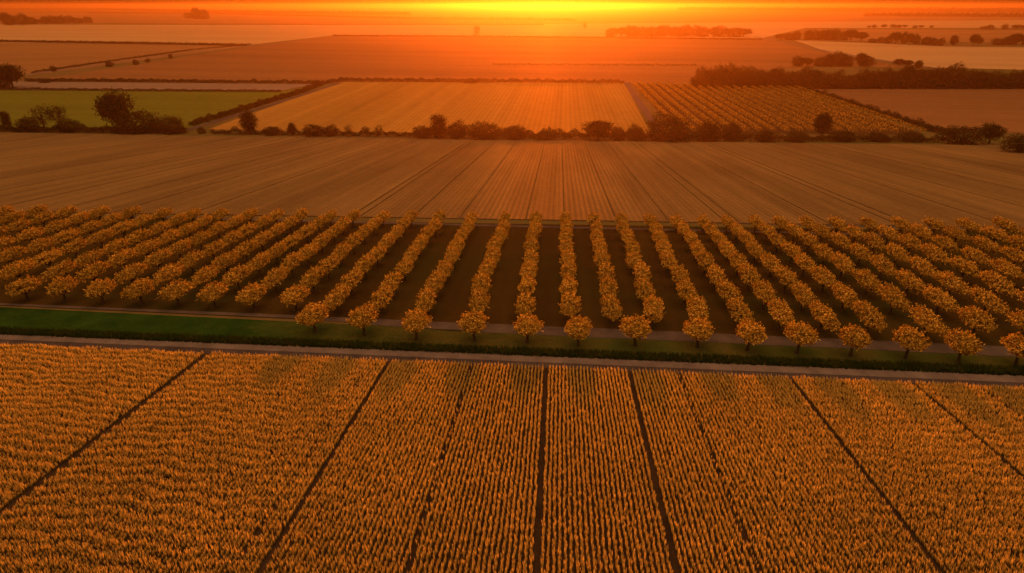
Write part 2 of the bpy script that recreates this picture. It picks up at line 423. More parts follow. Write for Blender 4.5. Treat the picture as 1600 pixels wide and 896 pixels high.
def orchard_tree(seed):
    """vase-shaped fruit tree, 4.7 m: short trunk, spreading limbs, upright leafy shoots"""
    r = np.random.default_rng(seed)
    w = Geo(); lv = Geo()
    fork = 1.15 + r.uniform(-.1, .15)
    lean = r.normal(0, .06, 2)
    top = np.array([lean[0], lean[1], fork])
    tube(w, [(0, 0, -0.1), (lean[0] * .3, lean[1] * .3, .35), (lean[0] * .8, lean[1] * .8, .8), top], [.20, .15, .125, .13], 8)
    ends = []
    nl = 8
    for k in range(nl):
        az = 2 * math.pi * (k + r.uniform(-.3, .3)) / nl; el = R(r.uniform(28, 62)) if k < 6 else R(r.uniform(65, 85))
        Lb = r.uniform(1.4, 1.9) if k < 6 else r.uniform(1.5, 1.9)
        d = np.array([math.cos(az) * math.cos(el) * .8, math.sin(az) * math.cos(el) * 1.15, math.sin(el)])
        p1 = top + d * Lb * .5 + np.array([0, 0, -.05]); p2 = top + d * Lb + np.array([0, 0, .25])
        tube(w, [top - [0, 0, .1], p1, p2], [.075, .05, .02], 5)
        for _ in range(4):
            s = top + (p1 - top) * r.uniform(.5, 1) if r.random() < .4 else p1 + (p2 - p1) * r.uniform(.1, .9)
            e = s + unit(d + r.normal(0, .55, 3) + [0, 0, .45]) * r.uniform(.5, .9)
            tube(w, [s, (s + e) / 2 + r.normal(0, .05, 3), e], [.028, .02, .008], 4)
    # leafy shoots over an uneven dome, full at both ends of the row
    c = np.array([lean[0], lean[1], 2.12])
    ax = np.array([1.16, 2.3, 1.34])
    lobes = unit(r.normal(size=(9, 3)))
    ns = 460
    az = r.uniform(0, 2 * math.pi, ns); zc = r.uniform(-.30, 1.0, ns)
    dirs = np.stack([np.cos(az) * np.sqrt(1 - zc ** 2), np.sin(az) * np.sqrt(1 - zc ** 2), zc], 1)
    sup = (np.abs(dirs[:, 1]) ** 2.6 + (dirs[:, 0] ** 2 + dirs[:, 2] ** 2) ** 1.3) ** (-1 / 2.6)
    bul = 1 + .10 * np.max(np.maximum(dirs @ lobes.T, 0) ** 4, axis=1) - .06
    rad = r.uniform(.35, 1.0, ns) ** .4 * bul
    rad[: 80] = r.uniform(1.0, 1.22, 80) * bul[:80]
    tip = c + dirs * ax * (rad * sup)[:, None]
    rr = np.hypot((tip[:, 0] - c[0]) / ax[0], (tip[:, 1] - c[1]) / ax[1])
    tip[:, 2] = np.maximum(tip[:, 2], 1.4 + .7 * rr + r.uniform(-.1, .4, ns))
    sd = unit(dirs * [.9, .9, .5] + [0, 0, .85] + r.normal(0, .2, (ns, 3)))
    per = 13
    L = r.uniform(.4, .75, ns)
    t = r.uniform(0, 1, (ns, per)) ** .8
    pos = tip[:, None] - sd[:, None] * (L[:, None] * (1 - t))[:, :, None] + r.normal(0, .045, (ns, per, 3))
    ld = sd[:, None] * 1.0 + r.normal(0, .6, (ns, per, 3))
    pos = pos.reshape(-1, 3); ld = ld.reshape(-1, 3)
    n = len(pos)
    face = unit((pos - [c[0], c[1], 1.9]) / (ax * [1, 1.3, 1]) + [0, 0, .15])
    ld = ld - face * np.sum(ld * face, axis=1, keepdims=True) * .6
    lv.add(*leaves(pos, ld, r.uniform(.12, .25, n), r.uniform(.08, .15, n), r, face))
    return w.mesh('orchard_trunk', True), lv.mesh('orchard_crown')

def wild_tree(seed, kind):
    """unit-height hedgerow tree or bush: round, bush, column, wispy"""
    r = np.random.default_rng(seed)
    w = Geo(); lv = Geo()
    if kind == 'round':   z0, zc, ax, ns, lob = .26, .63, np.array([.40, .40, .36]), 330, .30
    elif kind == 'bush':  z0, zc, ax, ns, lob = .05, .44, np.array([.62, .55, .52]), 360, .28
    elif kind == 'column': z0, zc, ax, ns, lob = .08, .54, np.array([.22, .22, .46]), 260, .18
    else:                 z0, zc, ax, ns, lob = .20, .60, np.array([.38, .36, .40]), 120, .35
    tube(w, [(0, 0, -.02), (.012, 0, z0 * .5 + .05), (.0, .01, z0 + .08), (.015, 0, zc + .1)], [.042, .032, .026, .008], 7)
    nb = 9
    for k in range(nb):
        az = 2.4 * k + r.uniform(-.3, .3); s = np.array([0, 0, z0 + (zc - z0) * r.uniform(0, 1)])
        e = np.array([0, 0, zc]) + np.array([math.cos(az), math.sin(az), r.uniform(-.5, .8)]) * ax * r.uniform(.55, .85)
        tube(w, [s, (s + e) / 2 + [0, 0, .03], e], [.016, .011, .004], 4)
    lob_d = unit(r.normal(size=(6, 3)) * [1, 1, .8])
    az = r.uniform(0, 2 * math.pi, ns); q = r.uniform(-1, 1, ns)
    dirs = np.stack([np.cos(az) * np.sqrt(1 - q ** 2), np.sin(az) * np.sqrt(1 - q ** 2), q], 1)
    bul = (1 - lob * .5) + lob * np.max(np.maximum(dirs @ lob_d.T, 0) ** 4, axis=1) * 1.5
    rad = r.uniform(.12, 1, ns) ** .42 * bul
    cl = np.array([0, 0, zc]) + dirs * ax * rad[:, None]
    cl[:, 2] = np.clip(cl[:, 2], .03, 1.02)
    per = 13
    sp = .055 if kind != 'wispy' else .045
    pos = (cl[:, None] + r.normal(0, sp, (ns, per, 3))).reshape(-1, 3)
    pos[:, 2] = np.maximum(pos[:, 2], .01)
    ld = (dirs[:, None] * .5 + [0, 0, .3] + r.normal(0, .8, (ns, per, 3))).reshape(-1, 3)
    n = len(pos)
    k = 1.0 if kind != 'wispy' else .7
    lv.add(*leaves(pos, ld, r.uniform(.035, .07, n) * k, r.uniform(.025, .045, n) * k, r))
    return w.mesh('wild_trunk', True), lv.mesh('wild_crown')

def place_tree(name, meshes, mats, loc, rz, sc, label, cat, group=None):
    t = bpy.data.objects.new(name, None); COL.objects.link(t)
    t.empty_display_size = 0.3
    t.location = loc; t.rotation_euler = (0, 0, rz); t.scale = sc
    tag(t, label, cat, group)
    for nm, me, mt in (('trunk', meshes[0], mats[0]), ('crown', meshes[1], mats[1])):
        link(nm, me, mt, t)
    return t

ONES = 'first second third fourth fifth sixth seventh eighth ninth tenth eleventh twelfth thirteenth fourteenth fifteenth sixteenth seventeenth eighteenth nineteenth'.split()
TENS = {2: 'twent', 3: 'thirt', 4: 'fort', 5: 'fift'}
def nth(n):
    if n < 20: return ONES[n - 1]
    t, o = divmod(n, 10)
    return TENS[t] + 'ieth' if o == 0 else TENS[t] + 'y-' + ONES[o - 1]

# ------------------------------------------------------------------ the orchard
OT = [orchard_tree(100 + i) for i in range(6)]
OM = (M['bark'], M['leaf_orchard'])
back_x = [10, 60, 107, 157, 207, 254, 303, 346, 390, 432, 474, 517, 553, 599, 642, 687, 738, 789, 836, 884, 928, 970, 1014, 1056, 1097, 1134, 1178, 1218, 1259, 1307, 1355, 1404, 1456, 1511, 1565]
seco_x = {303: 45, 346: 104, 390: 163, 432: 223, 474: 281, 517: 338, 553: 398, 599: 462, 642: 528, 687: 597, 738: 668, 789: 746, 836: 820, 884: 888, 928: 954, 970: 1020, 1014: 1086, 1056: 1156, 1097: 1218, 1134: 1283, 1178: 1355, 1218: 1439, 1259: 1520, 1307: 1600}
front_px = {642: (493, 521), 687: (569, 525), 738: (650, 532), 789: (742, 533), 836: (823, 536), 884: (904, 541), 928: (993, 541), 970: (1090, 543), 1014: (1167, 548), 1056: (1245, 553), 1097: (1328, 557), 1134: (1413, 561), 1178: (1497, 568), 1218: (1586, 572)}
inframe = lambda p, m=90: -m < 800 + (p[0]) / depth(p) * FPX < 1600 + m
NROW = 8
def mk_tree(p, s, label, lng=1.27, wide=1.0):
    ml = OT[rnd.randrange(6)]
    # crowns are trimmed a little longer along the row
    place_tree('orchard_tree', ml, OM, (p[0], p[1], float(gz(p[0], p[1]))), -ROW + rnd.choice((0, math.pi)) + rnd.uniform(-.06, .06), (s * wide * rnd.uniform(.94, 1.05), s * lng * rnd.uniform(.95, 1.06), s * rnd.uniform(.93, 1.04)), label, 'fruit tree', 'fruit trees planted in the orchard rows')
n_orch = 0
for k, bx in enumerate(back_x):
    by = 346 + bx * 0.0155
    b = P(bx, by)
    if bx in seco_x:
        s2 = P(seco_x[bx], 468 + seco_x[bx] * 0.0395)
    else:
        prev = P(303, 346 + 303 * .0155) if bx < 303 else P(1307, 346 + 1307 * .0155)
        ps = P(45, 468 + 45 * .0395) if bx < 303 else P(1600, 468 + 1600 * .0395)
        s2 = b + (ps - prev)
        s2[1] = s2[1] + (b[0] - prev[0]) * -0.04
    row = nth(k + 1)
    lng = float(np.linalg.norm((s2 - b)[:2])) / (NROW - 1) / 5.7      # neighbours in a row just meet
    lng *= 0.86 + 0.14 * min(1, abs(bx - 860) / 350)
    trees = []
    for i in range(NROW):
        t = i / (NROW - 1)
        p = b * (1 - t) + s2 * t
        p = p + np.array([rnd.uniform(-.18, .18), rnd.uniform(-.3, .3), 0])
        trees.append(p)
    if bx in front_px: trees.append(P(*front_px[bx]))
    vis = [p for p in trees if inframe(p)]
    for i, p in enumerate(vis):
        fr = bx in front_px and i == len(vis) - 1
        pos = 'far end' if i == 0 else None
        if fr: lab = f'golden orchard tree standing clear at the near end of the {row} row from the left'
        elif i == 0: lab = f'golden orchard tree at the far end of the {row} row from the left'
        else: lab = f'golden orchard tree, {nth(i + 1)} from the far end in the {row} row from the left'
        end = i == len(vis) - 1 and bx in seco_x
        mk_tree(p, 1.03 if fr else 1.0, lab, .80 if fr else 1.0 if end else lng, 1.24 if end else 1.0); n_orch += 1
print('orchard trees', n_orch)

# ------------------------------------------------------------------ foreground crop: rows of standing stalks, wheel lines left open
def blades(pos, h, lean, wid, r, head=True, bend=.35):
    """one blade per position: 3 triangles, bent towards lean"""
    n = len(pos)
    az = r.uniform(0, 2 * math.pi, n); s = np.stack([np.cos(az), np.sin(az), np.zeros(n)], 1)
    up = np.array([0, 0, 1.0])
    m = pos + up * (h * .58)[:, None] + lean * (h * bend * .45)[:, None]
    t = pos + up * h[:, None] + lean * (h * bend * 1.25)[:, None]
    wb, wm = (wid * .35)[:, None], (wid * .5)[:, None]
    V = np.stack([pos - s * wb, pos + s * wb, m - s * wm, m + s * wm, t], 1).reshape(-1, 3)
    i = (np.arange(n) * 5)[:, None]
    T = np.concatenate([i + np.array([[0, 1, 3]]), i + np.array([[0, 3, 2]]), i + np.array([[2, 3, 4]])], 1).reshape(-1, 3)
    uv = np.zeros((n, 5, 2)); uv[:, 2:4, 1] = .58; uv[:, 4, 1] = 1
    return V, T, uv.reshape(-1, 2)
def stuff_mesh(name, parts, mat, label, cat):
    v, t, u, n = [], [], [], 0
    for a, b, c in parts:
        v.append(a); t.append(b + n); u.append(c); n += len(a)
    o = link(name, tri_mesh(name, np.concatenate(v), np.concatenate(t), np.concatenate(u)), mat)
    return tag(o, label, cat, None, 'stuff')

tram_px = [(165, 680), (500, 748), (460, 748), (690, 735), (847, 735), (1022, 735), (1118, 735), (1345, 735), (1500, 668), (1705, 735)]
tram_k = [1.6, 1.3, .4, .75, 1, 1, .75, 1, 1, .75]          # crop rows missing in each wheel line (under 1: thinned and trampled)
tram_u = [u_of(P(*q)) for q in tram_px]
PITCH_ROW = 0.365
rows = np.arange(-85, 85, PITCH_ROW)
E0, E1 = crop_edge(0), crop_edge(1600)
allp = []
for u in rows:
    gap = [k for q, k in zip(tram_u, tram_k) if abs(u - q) <= PITCH_ROW * max(1, k) / 2]
    if gap and gap[0] >= 1: continue
    v1 = hit(u, E0, E1) - .35
    vv = np.arange(29.0, v1, .12)
    vv = vv + rng.uniform(-.05, .05, len(vv)); vv = vv[vv < v1]
    uu = u + rng.normal(0, .04, len(vv)) + .02 * np.sin(vv * .7 + u * 1.7)
    if gap:
        kp = rng.uniform(0, 1, len(vv)) > gap[0]; uu, vv = uu[kp], vv[kp]
    allp.append(np.stack([uu, vv], 1))
uvp = np.concatenate(allp)
xy = uvp[:, :1] * N + uvp[:, 1:] * D
z = gz(xy[:, 0], xy[:, 1])
dep = xy[:, 1] * math.cos(PITCH) - (z - CAMZ) * math.sin(PITCH)
pxs = 800 + xy[:, 0] / dep * FPX
keep = (pxs > -380) & (pxs < 1980) & (dep > 38)
xy, z, pxs, uvp = xy[keep], z[keep], pxs[keep], uvp[keep]
# the stand is uneven in waves across the rows, most on the left
amp = .08 + .24 * np.clip((620 - pxs) / 400, 0, 1) + .12 * np.clip((pxs - 1150) / 400, 0, 1)
wave = .5 + .5 * np.sin(2 * math.pi * (uvp[:, 1] + .05 * uvp[:, 0] + .35 * np.sin(uvp[:, 0] * .45) + .25 * np.sin(uvp[:, 0] * 1.3 + 1)) / 1.35)
hk = (1 - amp * wave)
keep = rng.uniform(0, 1, len(xy)) > amp * wave * .7
xy, z, hk = xy[keep], z[keep], hk[keep]
n = len(xy)
print('crop tufts', n)
base = np.stack([xy[:, 0], xy[:, 1], z + .02], 1)
parts = []
th = .61 * hk * rng.uniform(.78, 1.25, n)
wind = np.array([-.10, .02, 0])
for b in range(6):
    az = rng.uniform(0, 2 * math.pi, n); sp = rng.uniform(.06, .48, n) if b else rng.uniform(0, .2, n)
    lean = np.stack([np.cos(az) * sp * .7, np.sin(az) * sp, np.zeros(n)], 1) + wind
    parts.append(blades(base + np.stack([np.cos(az), np.sin(az), np.zeros(n)], 1) * .03, th * (rng.uniform(.7, 1.0, n) if b else 1.08), lean, rng.uniform(.03, .055, n), rng))
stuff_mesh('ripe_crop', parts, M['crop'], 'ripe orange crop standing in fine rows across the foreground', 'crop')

# verge grass between the track and the orchard
def scatter_band(p0, p1, q0, q1, dens, hmin, hmax, r, x0=XL, x1=XR):
    """tufts between two photo lines"""
    a, b, c, d = line_at(p0, p1, x0), line_at(p0, p1, x1), line_at(q0, q1, x1), line_at(q0, q1, x0)
    area = np.linalg.norm(b - a) * np.linalg.norm(d - a)
    n = int(area * dens)
    s, t = r.uniform(0, 1, n)[:, None], r.uniform(0, 1, n)[:, None]
    p = (a * (1 - s) + b * s) * (1 - t) + (d * (1 - s) + c * s) * t
    p[:, 2] = gz(p[:, 0], p[:, 1]) + .03
    parts = []
    for k in range(3):
        az = r.uniform(0, 2 * math.pi, n); lean = np.stack([np.cos(az), np.sin(az), np.zeros(n)], 1) * r.uniform(.2, 1, n)[:, None]
        parts.append(blades(p + lean * .06, r.uniform(hmin, hmax, n), lean, r.uniform(.04, .09, n), r))
    return parts
stuff_mesh('verge_grass', scatter_band((0, 524), (1600, 589), (0, 515), (1600, 577), 26, .3, .65, rng), M['grass'], 'long dark green grass along the gravel track', 'grass')

# ------------------------------------------------------------------ hedgerow and its trees
WT = {k: [wild_tree(200 + 10 * i + j, k) for j in range(3)] for i, k in enumerate(('round', 'bush', 'column', 'wispy'))}
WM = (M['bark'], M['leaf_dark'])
def hedge(name, pts, h, w, label, dens=7.0, leaf=.72, r=rng, ragged=.35):
    """a long hedge: leaf mass along a ground line, stems inside"""
    pts = [np.asarray(p) for p in pts]
    P_, Dr = [], []
    for a, b in zip(pts[:-1], pts[1:]):
        L = np.linalg.norm(b[:2] - a[:2]); n = int(L * dens * max(h, 1.5) * w * .8)
        t = r.uniform(0, 1, n)
        s = t * L
        hh = h * (1 + ragged * (.6 * np.sin(s * .31 + a[0]) * np.sin(s * .117 + 1.3) + .4 * np.sin(s * .83 + 2) + .5 * np.sin(s * .53 + a[0] * 2) * np.sin(s * .071)))
        hh = np.maximum(hh, h * .42)
        th = r.uniform(0, math.pi, n); rr = r.uniform(.15, 1, n) ** .5
        off = np.cos(th) * rr * w / 2; z = np.sin(th) ** .6 * rr * hh
        dr = (b - a)[:2] / L; nr = np.array([-dr[1], dr[0]])
        xy = a[:2] + (b - a)[:2] * t[:, None] + nr * off[:, None]
        P_.append(np.stack([xy[:, 0], xy[:, 1], gz(xy[:, 0], xy[:, 1]) + z], 1))
        Dr.append(np.stack([nr[0] * np.cos(th), nr[1] * np.cos(th), np.sin(th) + .3], 1) * .6 + r.normal(0, .7, (n, 3)))
    P_, Dr = np.concatenate(P_), np.concatenate(Dr)
    n = len(P_)
    g = Geo(); g.add(*leaves(P_, Dr, r.uniform(.6, 1.2, n) * leaf, r.uniform(.4, .8, n) * leaf, r))
    c0 = pts[0]
    org = np.array([c0[0], c0[1], float(gz(c0[0], c0[1]))])
    g.v = [q - org for q in g.v]
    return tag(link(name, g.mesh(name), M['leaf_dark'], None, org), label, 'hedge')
def HB(x):   # base line of the hedgerow in the photo
    return float(np.interp(x, [-300, 0, 290, 500, 800, 1000, 1200, 1450, 1560, 1700], [204, 206.5, 209, 212, 217, 219.5, 221, 223, 225, 232]))
def hpts(x0, x1, n=6): return [P(x, HB(x)) for x in np.linspace(x0, x1, n)]
hedge('hedge', hpts(-260, 292), 3.6, 5.0, 'dark hedge along the lower edge of the green pasture')
hedge('hedge', hpts(330, 660), 2.7, 4.0, 'low dark hedge below the left half of the golden field', ragged=.75)
hedge('hedge', hpts(660, 905), 4.6, 5.0, 'taller dark hedge below the right half of the golden field', ragged=.5)
hedge('hedge', hpts(905, 1175), 4.2, 5.0, 'dark hedge at the lower left corner of the far orchard')
hedge('hedge', hpts(1175, 1475), 3.2, 4.5, 'low dark hedge along the bottom of the far orchard', ragged=.5)
hedge('hedge', [P(x, y) for x, y in ((298, 198), (345, 184), (420, 161), (470, 146), (505, 132))], 3.2, 4.5, 'dark hedge slanting up the right side of the green pasture')
hedge('hedge', [P(x, y) for x, y in ((-200, 141), (60, 141.5), (250, 143.5), (440, 144.5))], 2.0, 3.5, 'thin hedge along the top of the green pasture', leaf=.75)
hedge('hedge', [P(x, y) for x, y in ((40, 128.5), (180, 128.5), (350, 130.5), (500, 131.5))], 3.0, 4.0, 'thin hedge between the ploughed strip and the brown stubble', leaf=.8)
hedge('hedge', [P(x, y) for x, y in ((505, 131.5), (540, 127.5), (700, 129), (830, 129.5), (975, 131))], 3.2, 4.5, 'thin hedge along the top of the golden field', leaf=.8)
hedge('hedge', [P(x, y) for x, y in ((1245, 139), (1300, 156), (1370, 179), (1440, 201), (1485, 213))], 3.6, 5.0, 'bushy hedge along the right side of the far orchard', leaf=.6, ragged=.55)
hedge('hedge', [P(x, y) for x, y in ((-300, 64), (0, 66), (200, 69), (385, 72.5))], 3.5, 7.0, 'long thin dark boundary hedge above the tan field on the left', dens=1.6, leaf=1.6)
hedge('hedge', [P(x, y) for x, y in ((50, 115), (172, 97), (300, 79), (392, 70.5))], 2.0, 3.5, 'low hedge beside the diagonal track', dens=2.2, leaf=1.1)
hedge('hedge', [P(x, y) for x, y in ((520, 57), (700, 58), (900, 60), (1190, 63))], 3.0, 6.0, 'thin dark boundary hedge just below the sun', dens=1.6, leaf=1.6)
hedge('hedge', [P(x, y) for x, y in ((770, 102.5), (900, 103), (1090, 104))], 2.2, 3.0, 'thin low hedge crossing the brown stubble below the sun', dens=2.2, leaf=1.1)

def wild(name, kind, x, ybase, ytop, wpx, label, cat='tree', group=None, var=None):
    """a tree or bush by its outline in the photo: foot (x, ybase), top, width"""
    p = P(x, ybase); k = ppm(p)
    h = (ybase - ytop) / k / math.cos(PITCH - math.atan2(448 - ybase, FPX)) ** .5
    wid = {'round': .80, 'bush': 1.2, 'column': .46, 'wispy': .78}[kind]
    s = (wpx / k) / wid * (1.12 if kind == 'bush' else 1.05)
    ml = WT[kind][rnd.randrange(3) if var is None else var]
    return place_tree(name, ml, WM, (p[0], p[1], p[2]), rnd.uniform(0, 6.28), (s, s, h), label, cat, group)
G1 = 'trees and bushes standing in the hedgerow'
B = [
 ('hedge_tree', 'column', 13, 204, 176, 11, 'thin dark sapling in the hedge at the far left'),
 ('hedge_bush', 'bush', 45, 206, 183, 32, 'round dark bush beside the thin sapling in the left hedge'),
 ('hedge_tree', 'wispy', 71, 205, 165, 34, 'left one of the two see-through wispy trees by the green pasture'),
 ('hedge_tree', 'wispy', 97, 205, 163, 28, 'right one of the two see-through wispy trees by the green pasture'),
 ('hedge_bush', 'bush', 108, 207, 188, 34, 'low bush at the foot of the two wispy trees'),
 ('hedge_tree', 'round', 185, 206, 147, 46, 'tall round-crowned dark tree alone against the green pasture'),
 ('hedge_bush', 'bush', 213, 208, 173, 56, 'big dark bush just right of the tall round-crowned tree'),
 ('hedge_bush', 'bush', 246, 208, 187, 24, 'small bush between two larger bushes below the green pasture'),
 ('hedge_bush', 'bush', 271, 209, 181, 34, 'rounded bush at the right end of the pasture hedge'),
 ('hedge_bush', 'bush', 316, 209, 199, 12, 'tiny bush at the foot of the dusty track'),
 ('hedge_tree', 'column', 391, 210, 174, 20, 'dark columnar tree alone in front of the golden field'),
 ('hedge_bush', 'bush', 426, 212, 197, 22, 'low bush just right of the columnar tree'),
 ('hedge_bush', 'column', 457, 212, 193, 11, 'small pointed bush in the low hedge below the golden field'),
 ('hedge_bush', 'bush', 492, 213, 195, 30, 'wide bush between the pointed bush and the hedge middle'),
 ('hedge_bush', 'bush', 517, 213, 196, 20, 'round bush beside the wide bush in the low hedge'),
 ('hedge_tree', 'wispy', 545, 214, 196, 14, 'first of three small open bushes left of the poplar'),
 ('hedge_tree', 'wispy', 572, 214, 197, 16, 'second of three small open bushes left of the poplar'),
 ('hedge_tree', 'wispy', 592, 214, 197, 14, 'third of three small open bushes left of the poplar'),
 ('hedge_bush', 'bush', 660, 216, 199, 30, 'bush touching the left side of the poplar'),
 ('hedge_tree', 'column', 686, 217, 182, 20, 'tall narrow poplar rising from the middle of the hedgerow'),
 ('hedge_bush', 'bush', 714, 217, 190, 26, 'tall bush touching the right side of the poplar'),
 ('hedge_bush', 'bush', 757, 218, 193, 50, 'broad round mass of bush in the middle hedge'),
 ('hedge_bush', 'bush', 806, 218, 197, 34, 'bush right of the broad round mass in the middle hedge'),
 ('hedge_bush', 'bush', 850, 219, 206, 30, 'low bush in the gap left of the flat-topped tree'),
 ('hedge_tree', 'round', 934, 220, 189, 38, 'flat-topped thick tree at the right end of the golden field'),
 ('hedge_bush', 'bush', 966, 220, 198, 20, 'small round bush right of the flat-topped tree'),
 ('hedge_bush', 'bush', 993, 220, 196, 26, 'bush with a pointed top where the golden field ends'),
 ('hedge_tree', 'bush', 1046, 221, 181, 62, 'large dark tree mass at the corner of the far orchard'),
 ('hedge_bush', 'bush', 1105, 221, 189, 34, 'round bush first right of the large dark tree mass'),
 ('hedge_bush', 'bush', 1144, 221, 191, 26, 'round bush second right of the large dark tree mass'),
 ('hedge_bush', 'bush', 1196, 222, 204, 30, 'low wide bush left of the lollipop tree'),
 ('hedge_bush', 'bush', 1244, 222, 207, 34, 'lowest wide bush just left of the lollipop tree'),
 ('hedge_tree', 'round', 1282, 219, 178, 25, 'lone lollipop-shaped dark tree in front of the far orchard'),
 ('hedge_bush', 'bush', 1318, 222, 205, 34, 'bush just right of the lollipop tree'),
 ('hedge_bush', 'bush', 1372, 222, 207, 30, 'low bush under the right half of the far orchard'),
 ('hedge_bush', 'bush', 1425, 222, 207, 34, 'bush at the lower right corner of the far orchard'),
 ('hedge_bush', 'bush', 1502, 225, 196, 54, 'big green-black bush left of the round tree on the right'),
 ('hedge_tree', 'round', 1545, 225, 195, 29, 'round dark tree at the right end of the hedgerow'),
 ('hedge_bush', 'bush', 1592, 239, 212, 42, 'bush cut by the right edge of the picture'),
]
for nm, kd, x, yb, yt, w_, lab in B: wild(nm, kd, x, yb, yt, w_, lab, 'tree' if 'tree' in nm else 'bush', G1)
# left clump and the track bushes
for i, (x, yb, yt, w_) in enumerate([(2, 138, 104, 30), (20, 138, 102, 34), (-20, 138, 108, 34)]):
    if i < 2: wild('tree', 'round' if i else 'bush', x, yb, yt, w_, ('dark tree cut by the left edge beside the ploughed strip', 'tall dark tree at the left end of the ploughed strip')[i])
for x, yb, yt, w_, lab in [(84, 112, 103, 9, 'small round bush in the tan field left of the diagonal track'), (172, 105, 97, 11, 'largest bush on the diagonal track'), (212, 102, 94, 9, 'bush on the diagonal track next to its largest bush'), (231, 98, 92, 7, 'tiny low bush halfway up the diagonal track'), (267, 92, 85, 6, 'farthest tiny tree on the diagonal track'), (70, 130, 123, 14, 'bush at the left end of the hedge by the ploughed strip'), (735, 130, 123, 22, 'small bush in the hedge along the top of the golden field')]:
    wild('bush', 'bush', x, yb, yt, w_, lab, 'bush')

# woods and distant tree lines: each tree a thing
def wood(x0, x1, yb, ytops, n, what, group, wpx, kinds=('round', 'bush', 'bush', 'bush')):
    for i in range(n):
        t = (i + .5) / n; x = x0 + (x1 - x0) * t + rnd.uniform(-.3, .3) * (x1 - x0) / n
        yt = float(np.interp(t, np.linspace(0, 1, len(ytops)), ytops)) + rnd.uniform(-1, 1) * (yb(x) - ytops[0]) * .17
        wild('tree', kinds[rnd.randrange(len(kinds))], x, yb(x) - rnd.uniform(0, .8), yt, wpx * rnd.uniform(.6, 1.1), f'dark tree, {nth(i + 1)} from the left in {what}', 'tree', group)
wood(1085, 1640, lambda x: 138.0, [111, 107, 105, 109, 110, 111, 112, 114, 108, 107, 103, 110, 113, 112, 112], 34, 'the wood above the far orchard', 'trees of the dark wood', 27)
wood(1240, 1362, lambda x: 104.5, [90, 92, 86, 83, 84, 88], 8, 'the clump between stubble and pale field', 'trees of the clump beside the slanting track', 22)
wood(948, 1168, lambda x: 58.0, [46, 42, 43, 42, 44, 45], 18, 'the long copse right of the sun', 'trees of the long copse', 25)
wood(1218, 1348, lambda x: 63.0 + (x - 1218) * .012, [53, 50, 47, 46, 49, 51], 11, 'the copse at the top of the slanting track', 'trees of the copse on the right', 17)
wood(1358, 1472, lambda x: 67.0 + (x - 1358) * .045, [62, 58, 50, 55, 58, 62], 10, 'the copse above the pale right field', 'trees of the copse above the pale field', 15)
wood(1556, 1640, lambda x: 71.0, [60, 54, 50, 46], 6, 'the copse at the right edge', 'trees of the copse at the right edge', 20)
wood(2, 142, lambda x: 40.5 - x * .03, [24, 24, 29, 27, 28, 28], 11, 'the far copse at the upper left', 'trees of the upper left copse', 17)
wood(1350, 1460, lambda x: 44.0, [40, 38, 40, 40], 9, 'the row of tiny trees on the right', 'row of tiny distant trees', 8)
wood(1525, 1640, lambda x: 46.5, [42, 38, 40, 37], 7, 'the tiny far copse at the right edge', 'trees of the tiny far copse', 13)
for x, yb, yt, w_, kd, lab in [(1404, 104, 93, 16, 'round', 'left one of two round trees on the slanting track'), (1418, 104, 95, 12, 'round', 'right one of two round trees on the slanting track'), (1434, 108, 96, 10, 'column', 'small pointed tree above the dark wood'), (1489, 71, 57, 10, 'column', 'lone pointed tree between two copses on the right'), (1520, 71, 55, 12, 'round', 'tall slim tree beside a smaller one near the right edge'), (1528, 71, 59, 10, 'round', 'smaller slim tree near the right edge'), (308, 30, 12, 14, 'bush', 'tallest far tree on the upper left boundary'), (320, 30, 15, 14, 'bush', 'lower far tree beside the tallest one on the upper left boundary'), (296, 29, 20, 14, 'bush', 'smallest far tree left of the tallest one on the upper left boundary'), (745, 60, 40, 10, 'wispy', 'faint hazy tree left of the sun'), (914, 46, 36, 8, 'wispy', 'faint hazy tree right of the sun')]:
    wild('tree', kd, x, yb, yt, w_, lab)
hedge('hedge', [P(x, y) for x, y in ((1080, 138.6), (1350, 138.6), (1660, 138.6))], 9.0, 14.0, 'dark undergrowth along the foot of the wood above the far orchard', dens=1.6, leaf=1.3)
# farthest tree lines: read as one mass
def treeline(name, pts, h, w, label, dens, leaf):
    o = hedge(name, pts, h, w, label, dens, leaf, ragged=.7)
    o['kind'] = 'stuff'; return o
treeline('distant_treeline', [P(x, y) for x, y in ((1060, 17), (1250, 18), (1450, 19), (1750, 20))], 26, 60, 'hazy tree line on the horizon at the right', .006, 16)
treeline('distant_treeline', [P(x, y) for x, y in ((1350, 26), (1480, 26.5), (1750, 28))], 16, 40, 'nearer hazy tree line at the upper right', .01, 10)
treeline('distant_treeline', [P(x, y) for x, y in ((-100, 16), (150, 15.5), (330, 20), (640, 24))], 14, 50, 'hazy tree line on the horizon at the left', .006, 12)
treeline('distant_treeline', [P(x, y) for x, y in ((140, 21), (330, 22), (640, 30), (900, 33))], 6, 30, 'thin hazy hedge line at the upper left', .012, 7)

